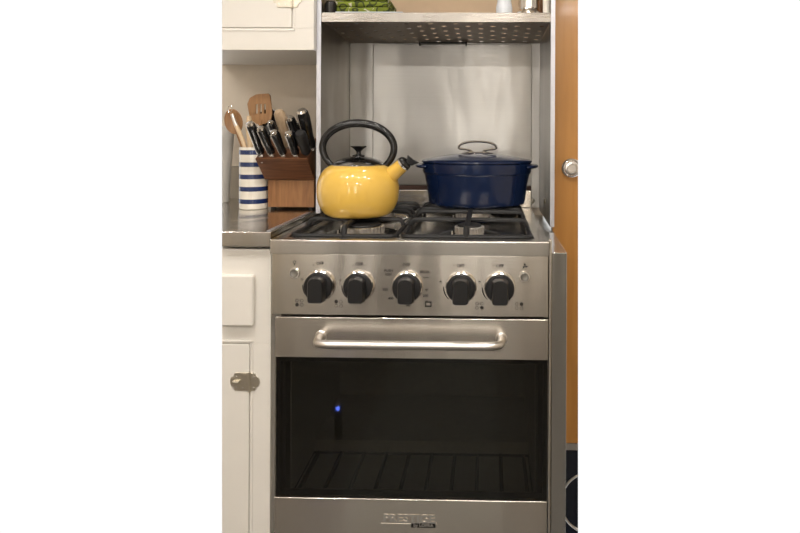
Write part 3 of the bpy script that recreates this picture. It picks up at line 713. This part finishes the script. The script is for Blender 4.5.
# ================================================================== DUTCH OVEN
YO = .398; oc = P(476.6, 207, YO); oc.z = ZG+.0058; sO = (YO-CY)/F
dv = thing('dutch_oven', 'oval cobalt blue enamel dutch oven with chrome lid handle on right rear burner', 'pot', oc)
RXo = 55*sO; ky = .112/RXo
ztopo = Z(164.5, YO-.09, 476)-oc.z
prof = [(0, 0), (RXo*.81, 0), (RXo*.862, .005), (RXo*.88, .016), (RXo*.915, ztopo*.5), (RXo*.955, ztopo*.74), (RXo*.962, ztopo*.745), (RXo*.985, ztopo*.80), (RXo*.99, ztopo*.985), (RXo*.975, ztopo), (RXo*.93, ztopo), (RXo*.90, ztopo*.9), (RXo*.86, .01), (0, .008)]
bm = NB(); lathe(bm, prof, 80, T(oc), 1, ky); obj('pot_body', bm, M['blue'], dv, ang=40)
bm = NB(); zz = ztopo+.0006
lathe(bm, [(0, zz), (RXo*.98, zz), (RXo*1.0, zz+.002), (RXo*1.0, zz+.006), (RXo*.97, zz+.009), (RXo*.88, zz+.0115), (RXo*.72, zz+.017), (RXo*.5, zz+.0225), (RXo*.3, zz+.0255), (0, zz+.027)], 80, T(oc), 1, ky); lid = obj('lid', bm, M['blue'], dv, ang=40)
for s in (-1, 1):
    bm = NB(); xx = oc.x+s*RXo*.965; zh = oc.z+ztopo-.010
    pts = bez((xx-s*.012, oc.y-.045, zh), (xx+s*.026, oc.y-.045, zh+.002), (xx+s*.026, oc.y+.045, zh+.002), (xx-s*.012, oc.y+.045, zh), 16)
    tube(bm, pts, .0062, 12, flat=(.8, 1.2)); obj('side_handle', bm, M['blue'], dv)
# chrome bow handle
zb_ = oc.z+zz+.0265; yh_ = oc.y
pt_ = lambda px, py: P(px, py, yh_)
top = Z(142.5, yh_, 477); cx_ = X(477, yh_)
zc_ = Z(147, yh_, 477)
hwid = 18.5*sO
path = bez((cx_-.034, yh_, zb_-.0005), (cx_-.020, yh_, zb_+.002), (cx_-.014, yh_, zb_+.004), (cx_-.020, yh_, zb_+.012), 6)
path = path[:4]+bez((cx_-.0155, yh_, zb_+.005), (cx_-.022, yh_, zb_+.013), (cx_-hwid*.95, yh_, zc_-.008), (cx_-hwid*1.02, yh_, zc_-.002), 8)
path += bez((cx_-hwid*1.02, yh_, zc_-.002), (cx_-hwid*.98, yh_, top+.001), (cx_-hwid*.3, yh_, top+.003), (cx_, yh_, top+.003), 10)[1:]
path += [(2*cx_-x_, y_, z_) for x_, y_, z_ in path[::-1][1:]]
bm = NB(); tube(bm, path, .0036, 12, flat=(1, 2.2)); lh = obj('lid_handle', bm, M['chrome'], lid); lh['label'] = 'chrome bow-shaped lid handle'
bm = NB(); tube(bm, [(cx_-.045, yh_, zb_-.001), (cx_-.02, yh_, zb_+.0012), (cx_+.02, yh_, zb_+.0012), (cx_+.045, yh_, zb_-.001)], [.003, .0045, .0045, .003], 12, flat=(.8, 2.2)); obj('handle_foot', bm, M['chrome'], lh)

# ================================================================== CROCK AND UTENSILS
YV = .375; vc = P(253.9, 209, YV); vc.z = ZCT+.0005; sV = (YV-CY)/F
rv = 14*sV; hv = Z(147, YV, 254)-vc.z
ck = thing('utensil_crock', 'tall cream crock with navy stripes beside the knife block', 'crock', vc)
bm = NB(); lathe(bm, [(0, 0), (rv*.95, 0), (rv, .003), (rv, hv-.002), (rv*.985, hv), (rv*.93, hv), (rv*.9, hv-.004), (rv*.88, .008), (0, .006)], 48, T(vc)); obj('crock_wall', bm, M['cream_glaze'], ck)
for y in (151.3, 163.6, 176, 188.4, 201):
    zc1 = Z(y, YV, 254)-vc.z
    zc1 = hv-(y-146.2)/(209-146.2)*hv
    bm = NB(); lathe(bm, [(rv-.0005, zc1-.0068), (rv+.0004, zc1-.0062), (rv+.0004, zc1+.0062), (rv-.0005, zc1+.0068)], 48, T(vc)); obj('stripe', bm, M['navy'], ck)['label'] = 'navy blue glazed stripe'
def stick(bm, a, b, r0, r1): tube(bm, [a, (Vector(a)*.5+Vector(b)*.5), b], [r0, (r0+r1)/2, r1], 12)
inb = lambda dx_, dy_, z=.03: Vector((vc.x+dx_, vc.y+dy_, vc.z+z))
# slotted turner
def spatula():
    b0 = inb(-.004, .012); h1 = P(261, 120, YV+.025); bm = NB(); stick(bm, b0, h1, .005, .0055)
    Yt = YV+.025; poly = [(249.5, 118), (247.5, 104), (250, 98), (257, 94.2), (268.5, 93.5), (270.5, 96), (272.3, 118), (266, 122), (254, 122)]
    pts = [(P(a, b, Yt).x, P(a, b, Yt).z) for a, b in poly]
    head = NB()
    # build as strips so that the slots are real openings
    q = lambda a, b: (P(a, b, Yt).x, P(a, b, Yt).z)
    xs_ = [(249, 256.2), (258, 260.2), (262, 264.2), (266, 271.8)]
    t = bmesh.new()
    prism(t, [q(249.3, 113.5), q(247.6, 104), q(256.2, 104), (q(256.2, 0)[0], q(0, 113.5)[1])], 'y', Yt-.0025, Yt+.0025)
    for a, b in ((258, 260.2), (262, 264.2)): prism(t, [q(a, 113.5), q(a, 104), q(b, 104), q(b, 113.5)], 'y', Yt-.0025, Yt+.0025)
    prism(t, [q(266, 113.5), q(266, 104), q(271.3, 104), q(272.2, 113.5)], 'y', Yt-.0025, Yt+.0025)
    prism(t, [q(247.6, 104), q(250, 98), q(256.5, 94.4), q(268.5, 93.5), q(270.4, 95.6), q(271.3, 104)], 'y', Yt-.0025, Yt+.0025)
    prism(t, [q(249.3, 113.5), q(250.5, 119), q(257, 124), q(265, 124), q(271, 120), q(272.2, 113.5)], 'y', Yt-.0025, Yt+.0025)
    bmesh.ops.remove_doubles(t, verts=t.verts[:], dist=1e-5)
    r = thing('slotted_turner', 'brown wooden slotted turner standing in the striped crock', 'utensil', b0)
    obj('handle', bm, M['spoon'], r); merge(head, t); obj('slotted_head', head, M['spoon'], r, smooth=False)
spatula()
def spoon(name, label, bx_, by_, rx, rz, Yh, base, tilt, m, hm=None, depth=.008, tip=None):
    c = P(bx_, by_, Yh); sS = (Yh-CY)/F
    r = thing(name, label, 'utensil', base)
    bm = NB(); lathe(bm, [(0, -depth), (.5, -depth*.8), (.85, -depth*.3), (1.0, 0), (.93, .001), (.8, -depth*.1), (.45, -depth*.5), (0, -depth*.62)], 32,
        T(c) @ Matrix.Rotation(tilt, 4, 'Y') @ R90 @ Matrix.Diagonal((rx*sS, rz*sS, 1, 1)))
    obj('bowl', bm, m, r)
    dvec = (Vector(base)-c); dvec.normalize(); a = c+dvec*(rz*sS*.95)
    bm = NB(); stick(bm, base, a, .0045, .0055); obj('handle', bm, hm or m, r)
spoon('wooden_spoon', 'round brown wooden spoon leaning left in the striped crock', 233.5, 121.5, 9.3, 13, YV+.02, inb(.020, .0), -.25, M['spoon'])
spoon('dark_ladle', 'dark round ladle between the slotted turner and knives', 270, 121, 13, 12, YV+.035, inb(.020, .02), .5, M['black_gloss'])
bm = NB(); b0 = inb(.022, -.012); a = P(231.5, 112, YV-.01); tube(bm, [b0, P(243, 141, YV-.012), P(236.5, 126, YV-.011)], [.0055, .006, .0062], 12)
r = thing('ivory_handled_whisk', 'pale ivory-handled utensil with wire loop leaning left in the crock', 'utensil', b0); obj('handle', bm, M['spoon_pale'], r)
bm = NB(); tube(bm, [P(236.6, 126.3, YV-.011), P(232, 114, YV-.01)], [.006, .0045], 12); obj('ferrule', bm, M['satin'], r)
bm = NB(); cc = P(230, 109, YV-.01); tube(bm, [(cc.x+.006*math.cos(a), cc.y, cc.z+.009*math.sin(a)) for a in [2*PI*k/20 for k in range(20)]], .0008, 6, closed=True); obj('hanging_loop', bm, M['chrome'], r)
bm = NB(); b0 = inb(-.012, -.01, .04); tube(bm, [b0, P(250.5, 143, YV-.015), P(249.5, 128, YV-.015), P(249, 116, YV-.015)], [.007, .008, .0105, .006], 12)
o = obj('pale_wooden_spatula', bm, M['spoon_pale']); tag(o, 'pale wooden utensil handle standing upright in the striped crock', 'utensil')

# white container at far left
YW2 = .50; wc = P(219, 204, YW2); wc.z = ZCT+.0005; sW = (YW2-CY)/F
bm = NB(); hw_ = Z(126, YW2, 225)-wc.z
lathe(bm, [(0, 0), (9*sW, 0), (9.6*sW, .004), (11*sW, hw_*.35), (13.6*sW, hw_*.8), (14.3*sW, hw_*.98), (13.6*sW, hw_), (0, hw_)], 40, T(wc)); cut(bm, 'L')
o = obj('white_container', bm, M['white_plastic']); tag(o, 'tall white container at the left edge behind the striped crock', 'container')
bm = NB(); lathe(bm, [(0, hw_+.0005), (12.2*sW, hw_+.0005), (12.2*sW, hw_+.002), (0, hw_+.002)], 40, T(wc)); cut(bm, 'L')
bm.free()

# ================================================================== KNIFE BLOCK
YKB = .352
kb0 = P(267.7, 209, YKB); kb1 = P(314, 209, YKB); kz = ZCT+.0065
wkb = kb1.x-kb0.x
blk = thing('knife_block', 'slanted two-tone wooden knife block full of knives on the steel counter', 'knife block', ((kb0.x+kb1.x)/2, YKB+.05, ZCT))
hl = Z(181, YKB)-kz
Mb = T((kb0.x, YKB, kz))
bm = NB(); box(bm, (0, 0, 0), (wkb, .075, hl), .002, 2, Mb); obj('lower_block', bm, M['block_light'], blk, ang=40)['label'] = 'lighter oak front foot'
zt_ = Z(159.5, YKB-.062)-kz
# slanted upper body: profile in (y,z)
yo_ = -.070
bm = NB()
prism(bm, [(.0, hl+.0006), (yo_, zt_), (.045, zt_+.055), (.125, .02), (.125, 0), (.0756, 0), (.0756, hl+.0006)], 'x', -.009, wkb+.002, .0025, Mb); obj('slotted_body', bm, M['block'], blk, ang=40)['label'] = 'darker walnut slotted body'
for x in (.012, wkb-.012):
    for y in (.012, .11):
        bm = NB(); lathe(bm, [(0, -.006), (.007, -.006), (.008, 0), (0, 0)], 14, Mb @ T((x, y, -.0002))); obj('rubber_foot', bm, M['black'], blk)
bm = NB(); lathe(bm, [(0, 0), (.0035, 0), (.003, .001), (0, .0012)], 6, Mb @ T((.006, yo_+.012, zt_-.010)) @ Matrix.Rotation(math.radians(60), 4, 'X')); obj('chip', bm, M['satin'], blk)
# slope line on the top face (y as function of front offset)
def topz_at(yl): return zt_+.055*(yl-yo_)/(.045-yo_)
KG = 'knives in the wooden knife block'
def knife(bpx, bpy, tpx, tpy, yl, label, style='black', r=.0085, bend=0):
    """handle from its bolster pixel to its butt pixel; yl depth of the slot on the block"""
    Yb = YKB+yl; b = P(bpx, bpy, Yb); b.z = kz+topz_at(yl)+.0015
    r *= 1.38
    # butt point: nearer to the viewer by the slot's lean
    ttop = P(tpx, tpy, Yb-.055)
    root = thing('kitchen_knife', label, 'knife', b, KG)
    d = (ttop-b); L = d.length; dn_ = d.normalized()
    side = Vector((1, 0, 0)); side = (side-dn_*side.dot(dn_)).normalized(); nrm = dn_.cross(side)
    B3 = Matrix((side, nrm, dn_)).transposed().to_4x4(); B3.translation = b
    # blade stub and bolster
    mh = {'black': M['black_gloss'], 'tan': M['handle_tan'], 'rubber': M['knob']}[style]
    bm = NB(); prof = [(.0, .75), (.10, .95), (.3, .88), (.55, 1.0), (.8, 1.08), (.93, 1.0), (1.0, .7)]
    n = 7; t = []
    pts = [B3 @ Vector((bend*math.sin(PI*u), -.002*math.sin(PI*u*2), .010+(L-.010)*u)) for u, _ in prof]
    tube(bm, pts, [r*k for _, k in prof], 16, flat=(1, 1)); obj('handle', bm, mh, root)
    bm = NB(); box(bm, (-.0007, -.010, -.0010), (.0007, .010, .008), 0, 1, B3)
    obj('blade', bm, M['chrome'], root)
    if style != 'rubber':
        bm = NB(); box(bm, (-r*.55, -r*.95, .002), (r*.55, r*.95, .012), .0015, 2, B3); obj('bolster', bm, M['chrome'], root)
    if style == 'black':
        bm = NB(); tube(bm, [B3 @ Vector((-r*.62, -r*.62, .012+(L-.018)*u)) for u in (0, .25, .5, .75, 1)], [.0022]*5, 8); obj('tang', bm, M['satin'], root)
        bm = NB(); tube(bm, [B3 @ Vector((0, 0, L-.006)), B3 @ Vector((0, 0, L+.0005)), B3 @ Vector((0, 0, L+.003))], [r*.92, r*.75, r*.3], 16); obj('butt_cap', bm, M['chrome'], root)
knife(262.5, 155, 249.5, 123, yo_+.012, 'black knife with chrome cap, leftmost in the knife block front row')
knife(273.5, 156, 259.8, 127.5, yo_+.014, 'black knife with chrome cap, second from left in front row of block')
knife(285, 156, 273.3, 131.5, yo_+.014, 'black knife with chrome cap, third from left in front row of block')
knife(297, 156, 288.5, 132.5, yo_+.014, 'black knife with chrome cap, fourth from left in front row of block')
knife(307.5, 156, 299.5, 132.5, yo_+.018, 'all-black rubber-handled knife at the right of the block front row', 'rubber', .0105)
knife(279.5, 146, 270.3, 121.5, yo_+.050, 'small chrome-capped black knife left of the tan-handled knife', r=.0065)
knife(289.5, 146, 278.5, 111, yo_+.052, 'tan wooden handled knife standing tall in the knife block', 'tan', .0105)
knife(300.5, 146, 289.5, 117.5, yo_+.058, 'black knife immediately right of the tan-handled knife in back row', r=.0090)
knife(306, 144, 297.3, 121.5, yo_+.074, 'small black knife half hidden beside the tallest black knife', r=.006)
knife(312.3, 146.5, 301.2, 110, yo_+.045, 'largest black knife with chrome cap at the right of the block back row', r=.0115)

# ================================================================== CEILING LAMPS
for i, (x, y, pw) in enumerate(LAMPS):
    r = thing('ceiling_downlight', 'round recessed downlight in the kitchen ceiling, mirrored as a bright dot', 'ceiling light', (x, y, CEIL), 'recessed downlights in the ceiling')
    bm = NB(); lathe(bm, [(.052, -.002), (.056, -.006), (.068, -.005), (.070, -.0002)], 32, T((x, y, CEIL))); obj('trim_ring', bm, M['satin'], r)
    bm = NB(); lathe(bm, [(0, -.003), (.0515, -.003), (.0515, -.001), (0, -.001)], 32, T((x, y, CEIL)))
    A_ = PI*.0515**2
    obj('lens', bm, emit('lamp_glow_%d' % i, LAMPC, pw/(PI*A_)), r)
